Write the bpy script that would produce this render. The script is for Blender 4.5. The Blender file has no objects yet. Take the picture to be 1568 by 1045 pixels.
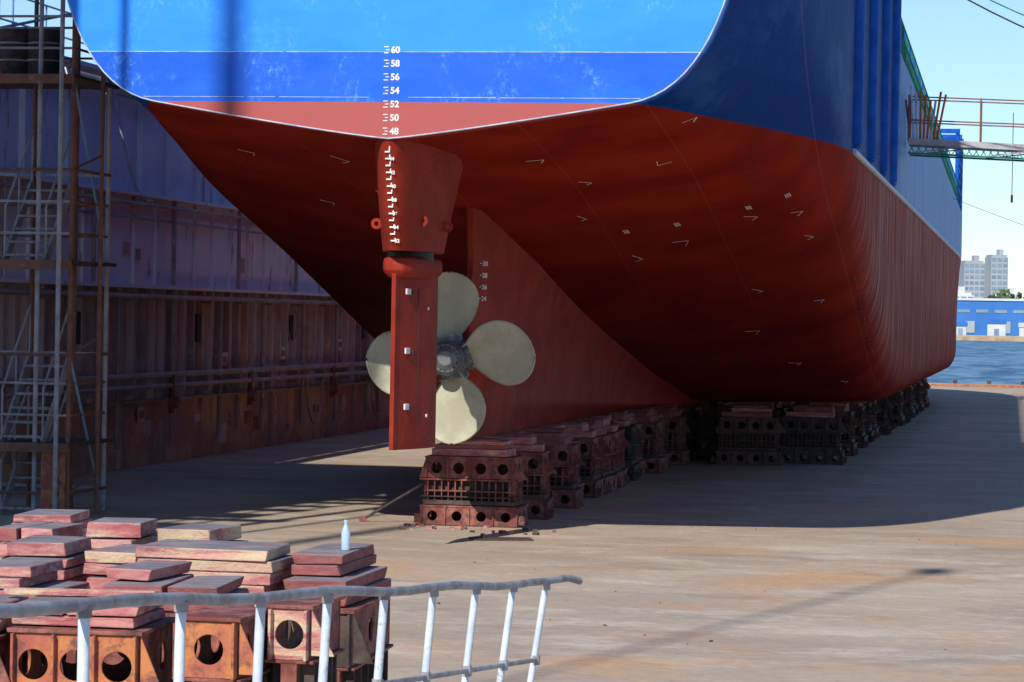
import bpy, math, random
from mathutils import Vector, Matrix
random.seed(7)
GZ=-0.3
scene=bpy.context.scene
col=scene.collection

# ---------------- materials ----------------
def nt(name):
    m=bpy.data.materials.new(name); m.use_nodes=True
    n=m.node_tree.nodes; l=m.node_tree.links
    return m,n,l,n['Principled BSDF']
def mixc(n,l,fac,a,b,blend='MIX'):
    x=n.new('ShaderNodeMix'); x.data_type='RGBA'; x.blend_type=blend
    if isinstance(fac,(int,float)): x.inputs[0].default_value=fac
    else: l.new(fac,x.inputs[0])
    for v,i in ((a,6),(b,7)):
        if isinstance(v,(tuple,list)): x.inputs[i].default_value=(v[0],v[1],v[2],1)
        else: l.new(v,x.inputs[i])
    return x.outputs[2]
def noise(n,l,co,scale,detail=4,rough=.6,stretch=None):
    if stretch:
        mp=n.new('ShaderNodeMapping'); mp.inputs['Scale'].default_value=stretch
        l.new(co,mp.inputs['Vector']); co=mp.outputs[0]
    t=n.new('ShaderNodeTexNoise'); t.inputs['Scale'].default_value=scale
    t.inputs['Detail'].default_value=detail; t.inputs['Roughness'].default_value=rough
    l.new(co,t.inputs['Vector']); return t.outputs[0]
def ramp(n,l,v,a,b,lo=0,hi=1):
    r=n.new('ShaderNodeMapRange'); r.inputs[1].default_value=a; r.inputs[2].default_value=b
    r.inputs[3].default_value=lo; r.inputs[4].default_value=hi
    l.new(v,r.inputs[0]); return r.outputs[0]
def math_(n,l,op,a,b=None):
    x=n.new('ShaderNodeMath'); x.operation=op
    for v,i in ((a,0),(b,1)):
        if v is None: continue
        if isinstance(v,(int,float)): x.inputs[i].default_value=v
        else: l.new(v,x.inputs[i])
    return x.outputs[0]
def bumpn(n,l,h,strength,dist,b,chain=None):
    x=n.new('ShaderNodeBump'); x.inputs['Strength'].default_value=strength; x.inputs['Distance'].default_value=dist
    l.new(h,x.inputs['Height'])
    if chain is not None: l.new(chain,x.inputs['Normal'])
    l.new(x.outputs[0],b.inputs['Normal']); return x.outputs[0]
def pmat(name,c1,c2,c3=None,scale=2.5,stretch=None,rough=.65,metal=0,bump=.3,bscale=25,bd=.01,t=(.42,.6),t3=(.6,.7),s3=4,st3=None,spec=.35):
    m,n,l,b=nt(name)
    co=n.new('ShaderNodeTexCoord').outputs['Object']
    oi=n.new('ShaderNodeObjectInfo')
    off=n.new('ShaderNodeVectorMath'); off.operation='ADD'
    cx=n.new('ShaderNodeCombineXYZ'); l.new(math_(n,l,'MULTIPLY',oi.outputs['Random'],37.0),cx.inputs[0]); l.new(math_(n,l,'MULTIPLY',oi.outputs['Random'],13.0),cx.inputs[2])
    l.new(co,off.inputs[0]); l.new(cx.outputs[0],off.inputs[1]); co=off.outputs[0]
    c=mixc(n,l,ramp(n,l,noise(n,l,co,scale,stretch=stretch),t[0],t[1]),c1,c2)
    if c3: c=mixc(n,l,ramp(n,l,noise(n,l,co,s3,6,.7,stretch=st3),t3[0],t3[1]),c,c3)
    l.new(c,b.inputs['Base Color'])
    nb=noise(n,l,co,bscale,4)
    l.new(ramp(n,l,nb,.3,.7,max(rough-.12,.05),min(rough+.15,1)),b.inputs['Roughness'])
    b.inputs['Metallic'].default_value=metal
    b.inputs['Specular IOR Level'].default_value=spec
    bumpn(n,l,nb,bump,bd,b)
    return m

# hull paint
def hull_mat():
    m,n,l,b=nt('hull_paint')
    co=n.new('ShaderNodeTexCoord').outputs['Object']
    sep=n.new('ShaderNodeSeparateXYZ'); l.new(co,sep.inputs[0]); X,Y,Z=sep.outputs
    wob=noise(n,l,co,6,2)
    zz=math_(n,l,'ADD',Z,ramp(n,l,wob,0,1,-.008,.008))
    isblue=math_(n,l,'GREATER_THAN',zz,6.43)
    big=noise(n,l,co,.55,3,.5); fine=noise(n,l,co,14,5,.7)
    red=mixc(n,l,ramp(n,l,big,.35,.65),(.17,.013,.009),(.25,.023,.012))
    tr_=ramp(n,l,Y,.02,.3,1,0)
    red=mixc(n,l,math_(n,l,'MULTIPLY',tr_,.8),red,(.42,.095,.095))  # chalky pink, with the transom's sunlight painted into its red
    red=mixc(n,l,ramp(n,l,fine,.6,.85,0,.3),red,(.36,.09,.07))
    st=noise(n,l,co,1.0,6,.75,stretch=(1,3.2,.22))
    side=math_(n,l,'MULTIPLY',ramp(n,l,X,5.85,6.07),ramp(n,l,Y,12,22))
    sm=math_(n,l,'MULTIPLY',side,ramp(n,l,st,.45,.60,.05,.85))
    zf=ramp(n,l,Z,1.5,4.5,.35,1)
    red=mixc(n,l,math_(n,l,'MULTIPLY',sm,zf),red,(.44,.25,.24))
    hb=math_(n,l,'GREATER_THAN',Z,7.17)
    bl=mixc(n,l,hb,(.002,.105,.64),(.022,.275,1.0))  # lighter blue above the plate line stands in for sheen
    pat=noise(n,l,co,1.3,4,.6,stretch=(.35,1,1.5))
    bl=mixc(n,l,ramp(n,l,pat,.5,.68,0,.4),bl,(.008,.18,.85))
    sc=noise(n,l,co,9,7,.85,stretch=(1,1,.7)); scm=noise(n,l,co,.9,2,.5)
    scf=math_(n,l,'MULTIPLY',ramp(n,l,sc,.51,.65,0,.8),ramp(n,l,scm,.50,.62))
    bl=mixc(n,l,scf,bl,(.16,.42,.85))
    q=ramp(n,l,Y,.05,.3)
    bl=mixc(n,l,math_(n,l,'MULTIPLY',q,.96),bl,(.004,.036,.19))  # navy forward of the transom puts the quarter's shade into the colour
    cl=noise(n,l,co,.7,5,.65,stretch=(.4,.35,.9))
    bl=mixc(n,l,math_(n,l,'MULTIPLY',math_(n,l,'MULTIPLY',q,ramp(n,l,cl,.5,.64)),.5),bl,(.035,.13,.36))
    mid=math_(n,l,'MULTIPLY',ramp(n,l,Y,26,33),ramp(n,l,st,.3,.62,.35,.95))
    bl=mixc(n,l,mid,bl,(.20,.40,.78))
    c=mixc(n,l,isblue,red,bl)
    cm=n.new('ShaderNodeCombineXYZ'); l.new(Y,cm.inputs[0]); l.new(math_(n,l,'ABSOLUTE',X),cm.inputs[1])
    def brick(vec,rh):
        br=n.new('ShaderNodeTexBrick'); br.inputs['Scale'].default_value=1; br.inputs['Brick Width'].default_value=6
        br.inputs['Row Height'].default_value=rh; br.inputs['Mortar Size'].default_value=.010; br.inputs['Mortar Smooth'].default_value=.6
        l.new(vec,br.inputs['Vector']); return br.outputs['Fac']
    cm2=n.new('ShaderNodeCombineXYZ'); l.new(Y,cm2.inputs[0]); l.new(Z,cm2.inputs[1])
    sf=ramp(n,l,X,5.8,6.05)
    seam=n.new('ShaderNodeMix'); seam.data_type='FLOAT'; l.new(sf,seam.inputs[0]); l.new(brick(cm.outputs[0],1.9),seam.inputs[2]); l.new(brick(cm2.outputs[0],1.6),seam.inputs[3])
    sfac=math_(n,l,'MULTIPLY',seam.outputs[0],ramp(n,l,Y,.02,.1))
    c=mixc(n,l,math_(n,l,'MULTIPLY',sfac,.14),c,(.35,.2,.2))
    l.new(c,b.inputs['Base Color'])
    rr=n.new('ShaderNodeMix'); rr.data_type='FLOAT'; l.new(isblue,rr.inputs[0]); l.new(ramp(n,l,fine,.3,.7,.52,.68),rr.inputs[2]); l.new(ramp(n,l,fine,.3,.7,.36,.50),rr.inputs[3])
    l.new(rr.outputs[0],b.inputs['Roughness'])
    l.new(ramp(n,l,Y,.02,.2,.35,.004),b.inputs['Specular IOR Level'])
    w=noise(n,l,co,1.0,2,.4)
    ch=bumpn(n,l,w,.5,.06,b)
    ch=bumpn(n,l,sfac,.4,.006,b,ch)
    bumpn(n,l,fine,.15,.005,b,ch)
    return m
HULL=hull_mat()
RED=pmat('red_antifouling',(.22,.020,.011),(.29,.030,.015),(.36,.09,.05),scale=1.4,rough=.55,bump=.15,t3=(.64,.85),s3=12,spec=.12)
WHITE=pmat('white_marking_paint',(.75,.75,.72),(.6,.6,.6),rough=.6,bump=.05)
WELD=pmat('pale_weld',(.55,.6,.66),(.3,.4,.6),rough=.5,bump=.2,scale=4)
DARKGAP=pmat('dark_grease',(.02,.018,.018),(.035,.03,.03),rough=.5)
BRONZE=pmat('matte_khaki_bronze',(.36,.35,.25),(.44,.43,.32),(.29,.29,.22),scale=2.0,rough=.55,metal=0,bump=.06,t3=(.52,.8),s3=3)
HUB=pmat('hub_steel',(.09,.10,.11),(.16,.165,.17),(.22,.21,.18),rough=.45,metal=.3,scale=8)
BOLT=pmat('bolt_steel',(.5,.5,.47),(.35,.34,.32),rough=.4,metal=.5)
BLUE=pmat('ship_blue',(.006,.07,.36),(.012,.10,.48),(.10,.2,.4),rough=.5,t3=(.62,.75),spec=.08)
STEELR=pmat('rusty_red_steel',(.18,.048,.04),(.32,.12,.095),(.09,.047,.04),scale=4,rough=.8,bump=.6,s3=7,t3=(.5,.62))
STEELO=pmat('orange_rust_steel',(.50,.19,.07),(.36,.10,.075),(.17,.07,.055),scale=4,rough=.8,bump=.6,s3=6,t3=(.5,.62))
TIMB=pmat('red_painted_timber',(.38,.11,.115),(.50,.23,.21),(.52,.42,.31),scale=5,stretch=(.6,1,3),rough=.88,bump=.8,bscale=16,bd=.02,s3=4,st3=(.5,1,3),t3=(.54,.66))
TIMD=pmat('dark_red_timber',(.25,.07,.075),(.33,.12,.11),(.18,.11,.10),scale=5,stretch=(.6,1,3),rough=.88,bump=.8,bscale=16,bd=.02,s3=4,st3=(.5,1,3),t3=(.54,.66))
TIMP=pmat('pale_timber',(.56,.29,.25),(.57,.46,.29),(.38,.13,.13),scale=3,stretch=(.5,1,3),rough=.88,bump=.8,bd=.02,s3=4,st3=(.4,1,3),t3=(.5,.62))
TTOP=pmat('weathered_timber_top',(.19,.16,.18),(.28,.245,.26),(.31,.15,.15),scale=6,stretch=(.5,1,1),rough=.9,bump=.7,t3=(.55,.68))
DSTEEL=pmat('dark_dirty_steel',(.05,.038,.036),(.10,.065,.055),(.18,.10,.075),scale=6,rough=.8,bump=.5)
BSTEEL=pmat('brown_shaded_steel',(.10,.048,.042),(.16,.075,.06),(.07,.045,.04),scale=5,rough=.8,bump=.5)  # brown steel toned down for blocks in the hull's shade
RAILM=pmat('pale_grey_rail_paint',(.62,.68,.74),(.50,.56,.62),(.25,.16,.12),scale=9,rough=.5,bump=.3,s3=14,t3=(.62,.70))
RAILD=pmat('worn_handrail',(.34,.33,.34),(.22,.19,.18),(.45,.45,.47),scale=12,rough=.5,bump=.3)
SCAF=pmat('rusty_scaffold',(.24,.11,.075),(.16,.08,.06),(.32,.22,.18),scale=3,rough=.8,s3=5)
SCAFG=pmat('grey_scaffold',(.40,.40,.44),(.30,.28,.30),(.30,.16,.12),scale=3,rough=.7,s3=4)
SCAFB=pmat('blue_scaffold',(.16,.32,.54),(.24,.38,.50),(.2,.12,.1),scale=3,rough=.7,s3=4)
WLOW=pmat('dock_wall_low',(.48,.27,.235),(.40,.26,.27),(.66,.42,.30),scale=.5,stretch=(1,1,.6),rough=.85,bump=.4,s3=.8,t3=(.47,.60),t=(.45,.58),spec=.1)
WRIB=pmat('dock_wall_rib',(.64,.46,.43),(.55,.46,.50),(.38,.20,.18),scale=.7,stretch=(1,1,.5),rough=.85,bump=.4,s3=1.2,st3=(1,1,.3),t3=(.54,.64),spec=.1)
WMID=pmat('dock_wall_mid',(.74,.73,.80),(.78,.66,.69),(.46,.25,.24),scale=.6,rough=.8,bump=.35,s3=1.5,st3=(1,1,.3),t3=(.58,.64),spec=.1)
WTOP=pmat('dock_wall_top',(.66,.72,.80),(.58,.64,.74),(.44,.27,.25),scale=.7,rough=.8,bump=.35,s3=1.6,st3=(1,1,.25),t3=(.59,.66),spec=.1)
PIPE=pmat('dock_pipe',(.28,.20,.21),(.40,.30,.28),(.48,.46,.50),scale=1.5,rough=.6)
BLACK=pmat('black_rubber',(.02,.02,.02),(.035,.035,.035),rough=.7)
GREENN=pmat('green_net',(.02,.16,.12),(.03,.24,.18),rough=.8)
ORANGE=pmat('orange_paint',(.6,.16,.03),(.5,.12,.03),rough=.6)
CONC=pmat('quay_concrete',(.42,.33,.22),(.36,.22,.12),(.3,.25,.2),scale=.3,rough=.9)
BOTT=pmat('bottle_plastic',(.35,.5,.6),(.5,.62,.7),rough=.2,bump=.05)
STEN=pmat('stencil_board',(.62,.58,.62),(.62,.46,.44),rough=.8)

def ground_mat():
    m,n,l,b=nt('dock_floor')
    co=n.new('ShaderNodeTexCoord').outputs['Object']
    a=noise(n,l,co,.16,6,.62); s=noise(n,l,co,.9,7,.72,stretch=(.62,1.15,1)); f=noise(n,l,co,8,6,.7)
    c=mixc(n,l,ramp(n,l,a,.38,.6),(.41,.325,.245),(.52,.415,.305))
    c=mixc(n,l,ramp(n,l,s,.50,.64,0,.75),c,(.64,.545,.44))
    s2=noise(n,l,co,.55,7,.75,stretch=(.7,1.1,1))
    c=mixc(n,l,ramp(n,l,s2,.52,.64,0,.6),c,(.28,.225,.18))
    o=noise(n,l,co,.22,5,.65)
    c=mixc(n,l,ramp(n,l,o,.52,.66,0,.75),c,(.61,.35,.17))
    c=mixc(n,l,ramp(n,l,f,.38,.66,.0,.45),c,(.32,.26,.21))
    sp=n.new('ShaderNodeTexVoronoi'); sp.inputs['Scale'].default_value=2.2; l.new(co,sp.inputs['Vector'])
    c=mixc(n,l,ramp(n,l,sp.outputs['Distance'],.03,.07,.6,0),c,(.13,.11,.10))
    l.new(c,b.inputs['Base Color'])
    l.new(ramp(n,l,s,.4,.65,.72,.95),b.inputs['Roughness'])
    b.inputs['Specular IOR Level'].default_value=.18
    ch=bumpn(n,l,f,.6,.02,b); bumpn(n,l,s,.4,.03,b,ch)
    return m
GROUND=ground_mat()
def water_mat():
    m,n,l,b=nt('river_water')
    co=n.new('ShaderNodeTexCoord').outputs['Object']
    w=noise(n,l,co,.22,6,.7,stretch=(1,.25,1))
    c=mixc(n,l,ramp(n,l,w,.4,.6),(.04,.12,.22),(.17,.31,.46))
    l.new(c,b.inputs['Base Color']); b.inputs['Roughness'].default_value=.5; b.inputs['Specular IOR Level'].default_value=.2
    bumpn(n,l,w,.9,.8,b)
    return m
WATER=water_mat()

# ---------------- mesh builder ----------------
class MB:
    def __init__(s): s.v=[];s.f=[];s.m=[];s.mats=[]
    def mi(s,m):
        if m not in s.mats: s.mats.append(m)
        return s.mats.index(m)
    def add(s,vs,fs,m):
        o=len(s.v); s.v+= [tuple(x) for x in vs]; k=s.mi(m)
        for f in fs: s.f.append([o+i for i in f]); s.m.append(k)
    def box(s,c,d,m,rz=0,top=None,mat=None,jit=0):
        x,y,z=d[0]/2,d[1]/2,d[2]/2
        R=mat if mat else Matrix.Rotation(rz,3,'Z')
        J=lambda: Vector((random.uniform(-jit,jit),random.uniform(-jit,jit),random.uniform(-jit,jit)*.35))
        vs=[R@Vector(p)+Vector(c)+(J() if jit else Vector()) for p in ((-x,-y,-z),(x,-y,-z),(x,y,-z),(-x,y,-z),(-x,-y,z),(x,-y,z),(x,y,z),(-x,y,z))]
        fs=[(0,3,2,1),(0,1,5,4),(1,2,6,5),(2,3,7,6),(3,0,4,7)]
        s.add(vs,fs,m)
        o=len(s.v)-8; s.f.append([o+4,o+5,o+6,o+7]); s.m.append(s.mi(top or m))
    def beam(s,p,q,w,h,m):
        p=Vector(p);q=Vector(q);d=q-p; L=d.length
        R=d.to_track_quat('Y','Z').to_matrix()
        s.box((p+q)/2,(w,L,h),m,mat=R)
    def cyl(s,p,q,r,m,n=10,r2=None,cap=True):
        p=Vector(p);q=Vector(q); r2=r if r2 is None else r2
        R=(q-p).to_track_quat('Z','Y').to_matrix()
        vs=[]
        for c,rr in ((p,r),(q,r2)):
            for i in range(n):
                a=2*math.pi*i/n; vs.append(c+R@Vector((rr*math.cos(a),rr*math.sin(a),0)))
        fs=[(i,(i+1)%n,n+(i+1)%n,n+i) for i in range(n)]
        if cap: fs+= [tuple(range(n-1,-1,-1)),tuple(range(n,2*n))]
        s.add(vs,fs,m)
    def tube(s,pts,r,m,n=8):
        for a,b in zip(pts[:-1],pts[1:]): s.cyl(a,b,r,m,n)
    def grid(s,rows,m,flip=False):
        nr=len(rows);nc=len(rows[0]); vs=[p for r in rows for p in r]
        fs=[]
        for i in range(nr-1):
            for j in range(nc-1):
                f=(i*nc+j,i*nc+j+1,(i+1)*nc+j+1,(i+1)*nc+j)
                fs.append(f[::-1] if flip else f)
        s.add(vs,fs,m)
    def holeplate(s,c,w,h,n,r,t,m,ax='x'):
        N=24
        for k in range(n):
            cw=w/n; cx=-w/2+cw*(k+.5)
            fr=[];ci=[]
            for i in range(N):
                a=2*math.pi*(i+.5)/N; ca,sa=math.cos(a),math.sin(a)
                q=min((cw/2)/max(abs(ca),1e-6),(h/2)/max(abs(sa),1e-6))
                fr.append((cx+ca*q,sa*q)); ci.append((cx+ca*r,sa*r))
            for sx in(-1,1):
                for sy in(-1,1):
                    P=(cx+sx*cw/2,sy*h/2)
                    j=min(range(N),key=lambda i:(fr[i][0]-P[0])**2+(fr[i][1]-P[1])**2); fr[j]=P
            vs=[]
            for dy in(-t/2,t/2):
                for ring in(fr,ci):
                    for (u,v) in ring:
                        vs.append((c[0]+u,c[1]+dy,c[2]+v) if ax=='x' else (c[0]-dy,c[1]+u,c[2]+v))
            fs=[]
            for i in range(N):
                j=(i+1)%N
                fs.append((i,j,N+j,N+i)); fs.append((2*N+j,2*N+i,3*N+i,3*N+j))
                fs.append((N+i,N+j,3*N+j,3*N+i)); fs.append((j,i,2*N+i,2*N+j))
            s.add(vs,fs,m)
    def text(s,txt,size,M,m,off=.004):
        cu=bpy.data.curves.new('t','FONT'); cu.body=txt; cu.size=size; cu.align_x='LEFT'; cu.offset=off; cu.extrude=.002
        ob=bpy.data.objects.new('t',cu); col.objects.link(ob)
        bpy.context.view_layer.update()
        me=bpy.data.meshes.new_from_object(ob)
        s.add([M@v.co for v in me.vertices],[tuple(p.vertices) for p in me.polygons],m)
        bpy.data.objects.remove(ob); bpy.data.meshes.remove(me)
    def build(s,name,parent=None,smooth=False,bevel=0,loc=None,rz=0,angle=35):
        me=bpy.data.meshes.new(name); me.from_pydata(s.v,[],s.f)
        for m in s.mats: me.materials.append(m)
        me.polygons.foreach_set('material_index',s.m)
        me.update()
        ob=bpy.data.objects.new(name,me); col.objects.link(ob)
        if smooth:
            me.shade_smooth()
            try: me.set_sharp_from_angle(angle=math.radians(angle))
            except Exception: pass
        if bevel:
            b=ob.modifiers.new('bevel','BEVEL'); b.width=bevel; b.segments=2; b.limit_method='ANGLE'
        if loc: ob.location=loc
        ob.rotation_euler[2]=rz
        if parent: ob.parent=parent
        return ob
def empty(name):
    e=bpy.data.objects.new(name,None); col.objects.link(e); return e
def linked(ob,name,loc,rz=0):
    o=bpy.data.objects.new(name,ob.data); col.objects.link(o); o.location=loc; o.rotation_euler[2]=rz
    return o

# ---------------- hull form ----------------
KEY=[ # Y, z0, xa,za, xc,zc, xb,zb, xt
(0,5.89,3.6,6.43,4.85,6.65,5.2,9.0,5.6),
(3,5.62,3.9,6.15,5.1,6.35,5.55,8.6,5.8),
(6.4,5.15,4.3,5.8,5.6,6.0,5.85,7.8,5.95),
(11,4.25,4.6,5.05,6.0,5.25,6.1,6.6,6.1),
(15,3.5,4.7,4.3,6.05,4.5,6.1,5.9,6.1),
(20,2.65,4.8,3.3,6.05,3.45,6.1,4.8,6.1),
(25,1.85,4.9,2.3,6.08,2.4,6.1,3.8,6.1),
(30,1.28,5.0,1.5,6.1,1.6,6.1,2.9,6.1),
(35,1.2,5.1,1.24,6.1,1.27,6.1,2.4,6.1),
(42,1.2,5.1,1.22,6.1,1.22,6.1,2.3,6.1),
(90,1.2,5.1,1.22,6.1,1.22,6.1,2.3,6.1),
(97,1.2,4.3,1.22,5.3,1.22,5.6,3.2,6.1),
(103,1.2,2.8,1.22,3.7,1.22,4.2,3.4,5.5),
(109,1.2,.9,1.3,1.6,1.4,2.1,3.6,3.8),
(113,1.4,.1,1.5,.3,1.6,.4,3.8,1.4)]
KX=[k[0] for k in KEY]
def pchip(xs,ys,x):
    n=len(xs)
    if x<=xs[0]: return ys[0]
    if x>=xs[-1]: return ys[-1]
    h=[xs[i+1]-xs[i] for i in range(n-1)]; d=[(ys[i+1]-ys[i])/h[i] for i in range(n-1)]
    m=[d[0]]
    for i in range(1,n-1):
        if d[i-1]*d[i]<=0: m.append(0)
        else:
            w1=2*h[i]+h[i-1]; w2=h[i]+2*h[i-1]; m.append((w1+w2)/(w1/d[i-1]+w2/d[i]))
    m.append(d[-1])
    i=max(j for j in range(n-1) if xs[j]<=x); t=(x-xs[i])/h[i]
    return (2*t**3-3*t*t+1)*ys[i]+(t**3-2*t*t+t)*h[i]*m[i]+(-2*t**3+3*t*t)*ys[i+1]+(t**3-t*t)*h[i]*m[i+1]
COLS=[[k[i] for k in KEY] for i in range(1,9)]
def par(Y): return [pchip(KX,c,Y) for c in COLS]
YS=30.5
def ztop(Y):
    if Y<YS: return 12.2
    return 10.0-(Y-YS)*.022
def section(Y):
    z0,xa,za,xc,zc,xb,zb,xt=par(Y); P=[]
    for i in range(12):
        t=i/12; P.append((xa*t, z0+(za-z0)*t**1.15))
    for i in range(15):
        t=i/14; P.append(((1-t)**2*xa+2*t*(1-t)*xc+t*t*xb,(1-t)**2*za+2*t*(1-t)*zc+t*t*zb))
    zt=ztop(Y)
    for i in range(1,9):
        t=i/8; z=zb+(zt-zb)*t; P.append((xb+(xt-xb)*min(1,(z-zb)/3.2),z))
    return P
def hullz(X,Y):
    P=section(Y); X=abs(X)
    for a,b in zip(P[:-1],P[1:]):
        if a[0]<=X<=b[0] and b[0]>a[0]: return a[1]+(b[1]-a[1])*(X-a[0])/(b[0]-a[0])
    return P[-1][1]
ship=empty('cargo_ship')
ys=[0,.5,1,1.5,2,2.5,3,3.7,4.4,5.2,6,7,8,9,10,11,12,13,14,15,16,17,18,19,20,21.5,23,24.5,26,27.5,29,YS-.01,YS,32,33.5,35,37,39,42,48,56,64,72,80,86,90,93,95,97,99,101,103,105,107,109,111,113]
h=MB()
for sgn in(1,-1):
    rows=[[(sgn*x,Y,z) for x,z in section(Y)] for Y in ys]
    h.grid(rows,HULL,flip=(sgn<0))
S=section(0)
for a,b in zip(S[:-1],S[1:]):
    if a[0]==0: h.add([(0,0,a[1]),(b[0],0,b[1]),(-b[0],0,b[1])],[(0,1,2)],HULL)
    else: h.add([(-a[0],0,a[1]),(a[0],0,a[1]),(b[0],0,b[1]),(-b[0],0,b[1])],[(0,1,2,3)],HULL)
for i in range(len(ys)-1):
    a=section(ys[i])[-1];b=section(ys[i+1])[-1]
    za=a[1]-.9; zb=b[1]-.9
    h.add([(-a[0],ys[i],za),(a[0],ys[i],za),(b[0],ys[i+1],zb),(-b[0],ys[i+1],zb)],[(0,1,2,3)],BLUE)
h.add([(-6.1,YS,9),(6.1,YS,9),(6.1,YS,12.2),(-6.1,YS,12.2)],[(3,2,1,0)],BLUE)
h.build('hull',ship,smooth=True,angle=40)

# skeg
sk=MB()
def skw(z,Y):
    zt=hullz(0.3,Y)+.1
    t=min(1,max(0,(z-1.2)/max(zt-1.2,.05)))
    w0=.09+.020*max(0,Y-6.8)+.0019*max(0,Y-14)**2
    w=w0*(1+.25*t)+ .22*t**4*min(1,max(0,Y-6)/5)
    if t<.16: w*= min(1,.35+4*t)
    w+=.26*math.exp(-((z-2.58)/.36)**2)*math.exp(-max(0,Y-6.4)/4.0)
    return w
def aft(z):
    return 6.3+ .25*((z-2.58)/1.3)**2 if z<4.2 else 6.68-(z-4.2)*.2
NZ=26
Ys=[0,.3,.7,1.2,1.8,2.6,3.5,4.5,6,8,10,12,14,16,18,20,22,24,26,28]
for sgn in(1,-1):
    rows=[]
    for k,dy in enumerate(Ys):
        row=[]
        for j in range(NZ+1):
            t=j/NZ
            Yb=6.5+dy; zt=hullz(.3,Yb)+.22
            z=1.2+(zt-1.2)*t
            Y=aft(z)+dy if dy<3 else Yb
            w=skw(z,max(Y,6.8))
            if k==0: w*=.35
            row.append((sgn*w,Y,z))
        rows.append(row)
    sk.grid(rows,RED,flip=(sgn>0))
    for a,b in zip(rows[:-1],rows[1:]):
        p,q=a[0],b[0]
        sk.add([(0,p[1],1.2),p,q,(0,q[1],1.2)],[(0,1,2,3) if sgn<0 else (3,2,1,0)],RED)
    for a,b in zip(rows[0][:-1],rows[0][1:]):
        sk.add([(0,a[1],a[2]),a,b,(0,b[1],b[2])],[(0,1,2,3)],RED)
sk.cyl((0,5.4,2.58),(0,6.9,2.58),.30,RED,28,.36)
sk.build('skeg',ship,smooth=True,angle=50)

# rudder horn
hn=MB()
rows=[]
for j in range(15):
    t=j/14; z=6.3-(6.3-4.26)*t
    ya=.02+.6*max(0,(5.85-z)/1.6)**1.2 if z<5.85 else .02
    yf=5.0-2.0*t**.7; hw=.68-.24*t
    row=[]
    N=40
    for i in range(N+1):
        a=2*math.pi*i/N
        c=math.cos(a); s_=math.sin(a)
        yy=(ya+yf)/2-(yf-ya)/2*c
        xx=hw*(abs(s_)**.85)*(1 if s_>=0 else -1)*(1.0-.42*max(0,c))
        row.append((xx,yy,z))
    rows.append(row)
hn.grid(rows,RED,flip=True)
hn.add(rows[-1][:-1],[tuple(range(40))],RED)
hn.cyl((0,1.75,4.27),(0,1.75,4.1),.36,DARKGAP,24)
def lug(x,y,z,sx):
    vs=[];N=14
    for dy in(-.02,.02):
        for r_ in (.085,.035):
            for i in range(N):
                a=2*math.pi*i/N; vs.append((x+r_*math.cos(a),y+dy,z+r_*math.sin(a)))
    fs=[]
    for i in range(N):
        j=(i+1)%N
        fs+=[(i,j,N+j,N+i),(2*N+j,2*N+i,3*N+i,3*N+j),(j,i,2*N+i,2*N+j),(N+i,N+j,3*N+j,3*N+i)]
    hn.add(vs,fs,RED); hn.box((x-sx*.1,y,z),(.14,.045,.12),RED)
lug(-.46,1.4,4.68,-1); lug(.54,1.9,4.66,1); lug(.32,1.1,4.72,1)
hn.build('rudder_horn',ship,smooth=True,angle=40)

# rudder
rd=MB()
def half(c):
    x=1-c
    return max(.035,.185*(1.4845*math.sqrt(max(x,0))-.63*x-1.758*x*x+1.4215*x**3-.5075*x**4)/.5*1.0)
cs=[0,.1,.2,.3,.4,.5,.6,.7,.78,.85,.9,.94,.97,.99,1]
prof=[(half(c),-.84+1.69*c) for c in cs]; prof[-1]=(0.0,.85)
loop=prof+[(-x,y) for x,y in prof[-2::-1]]
rows=[[(x,y,z) for x,y in loop]+[(loop[0][0],loop[0][1],z)] for z in(1.25,1.6,2.2,2.8,3.4,3.92)]
rd.grid(rows,RED,flip=True)
n_=len(loop)
rd.add([(x,y,1.25) for x,y in loop],[tuple(range(n_))],RED); rd.add([(x,y,3.92) for x,y in loop],[tuple(range(n_-1,-1,-1))],RED)
# rounded rudder head casting
NH=36
def headring(hx,hy,z):
    out=[]
    for i in range(NH+1):
        a=2*math.pi*i/NH; c_=math.cos(a); s_=math.sin(a)
        out.append((hx*(abs(s_)**.6)*(1 if s_>=0 else -1),-.04-hy*(abs(c_)**.7)*(1 if c_>=0 else -1),z))
    return out
hr=[headring(.20,.74,3.86),headring(.27,.80,3.92),headring(.29,.83,3.97),headring(.29,.83,4.10),headring(.27,.81,4.15),headring(.20,.72,4.18)]
rd.grid(hr,RED,flip=False); rd.add(hr[-1][:-1],[tuple(range(NH))],RED); rd.add(hr[0][:-1],[tuple(range(NH-1,-1,-1))],RED)
rd.cyl((0,.1,4.1),(0,.1,4.35),.2,DARKGAP,20)
for zz in(1.9,2.75,3.65):
    rd.box((half(.22)+.012,-.48,zz),(.03,.17,.09),WHITE)
    rd.box((half(.3)+.008,-.28,zz-.02),(.02,.12,.06),DSTEEL)
rd.box((half(.42)+.002,-.14,2.65),(.012,.03,2.1),DARKGAP)
for zz in(1.75,3.4): rd.cyl((half(.6),.15,zz),(half(.6)+.02,.15,zz),.03,WHITE,10)
rd.build('rudder',ship,smooth=True,bevel=.006,loc=(0.06,1.75,0),rz=math.radians(-9),angle=30)

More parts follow.
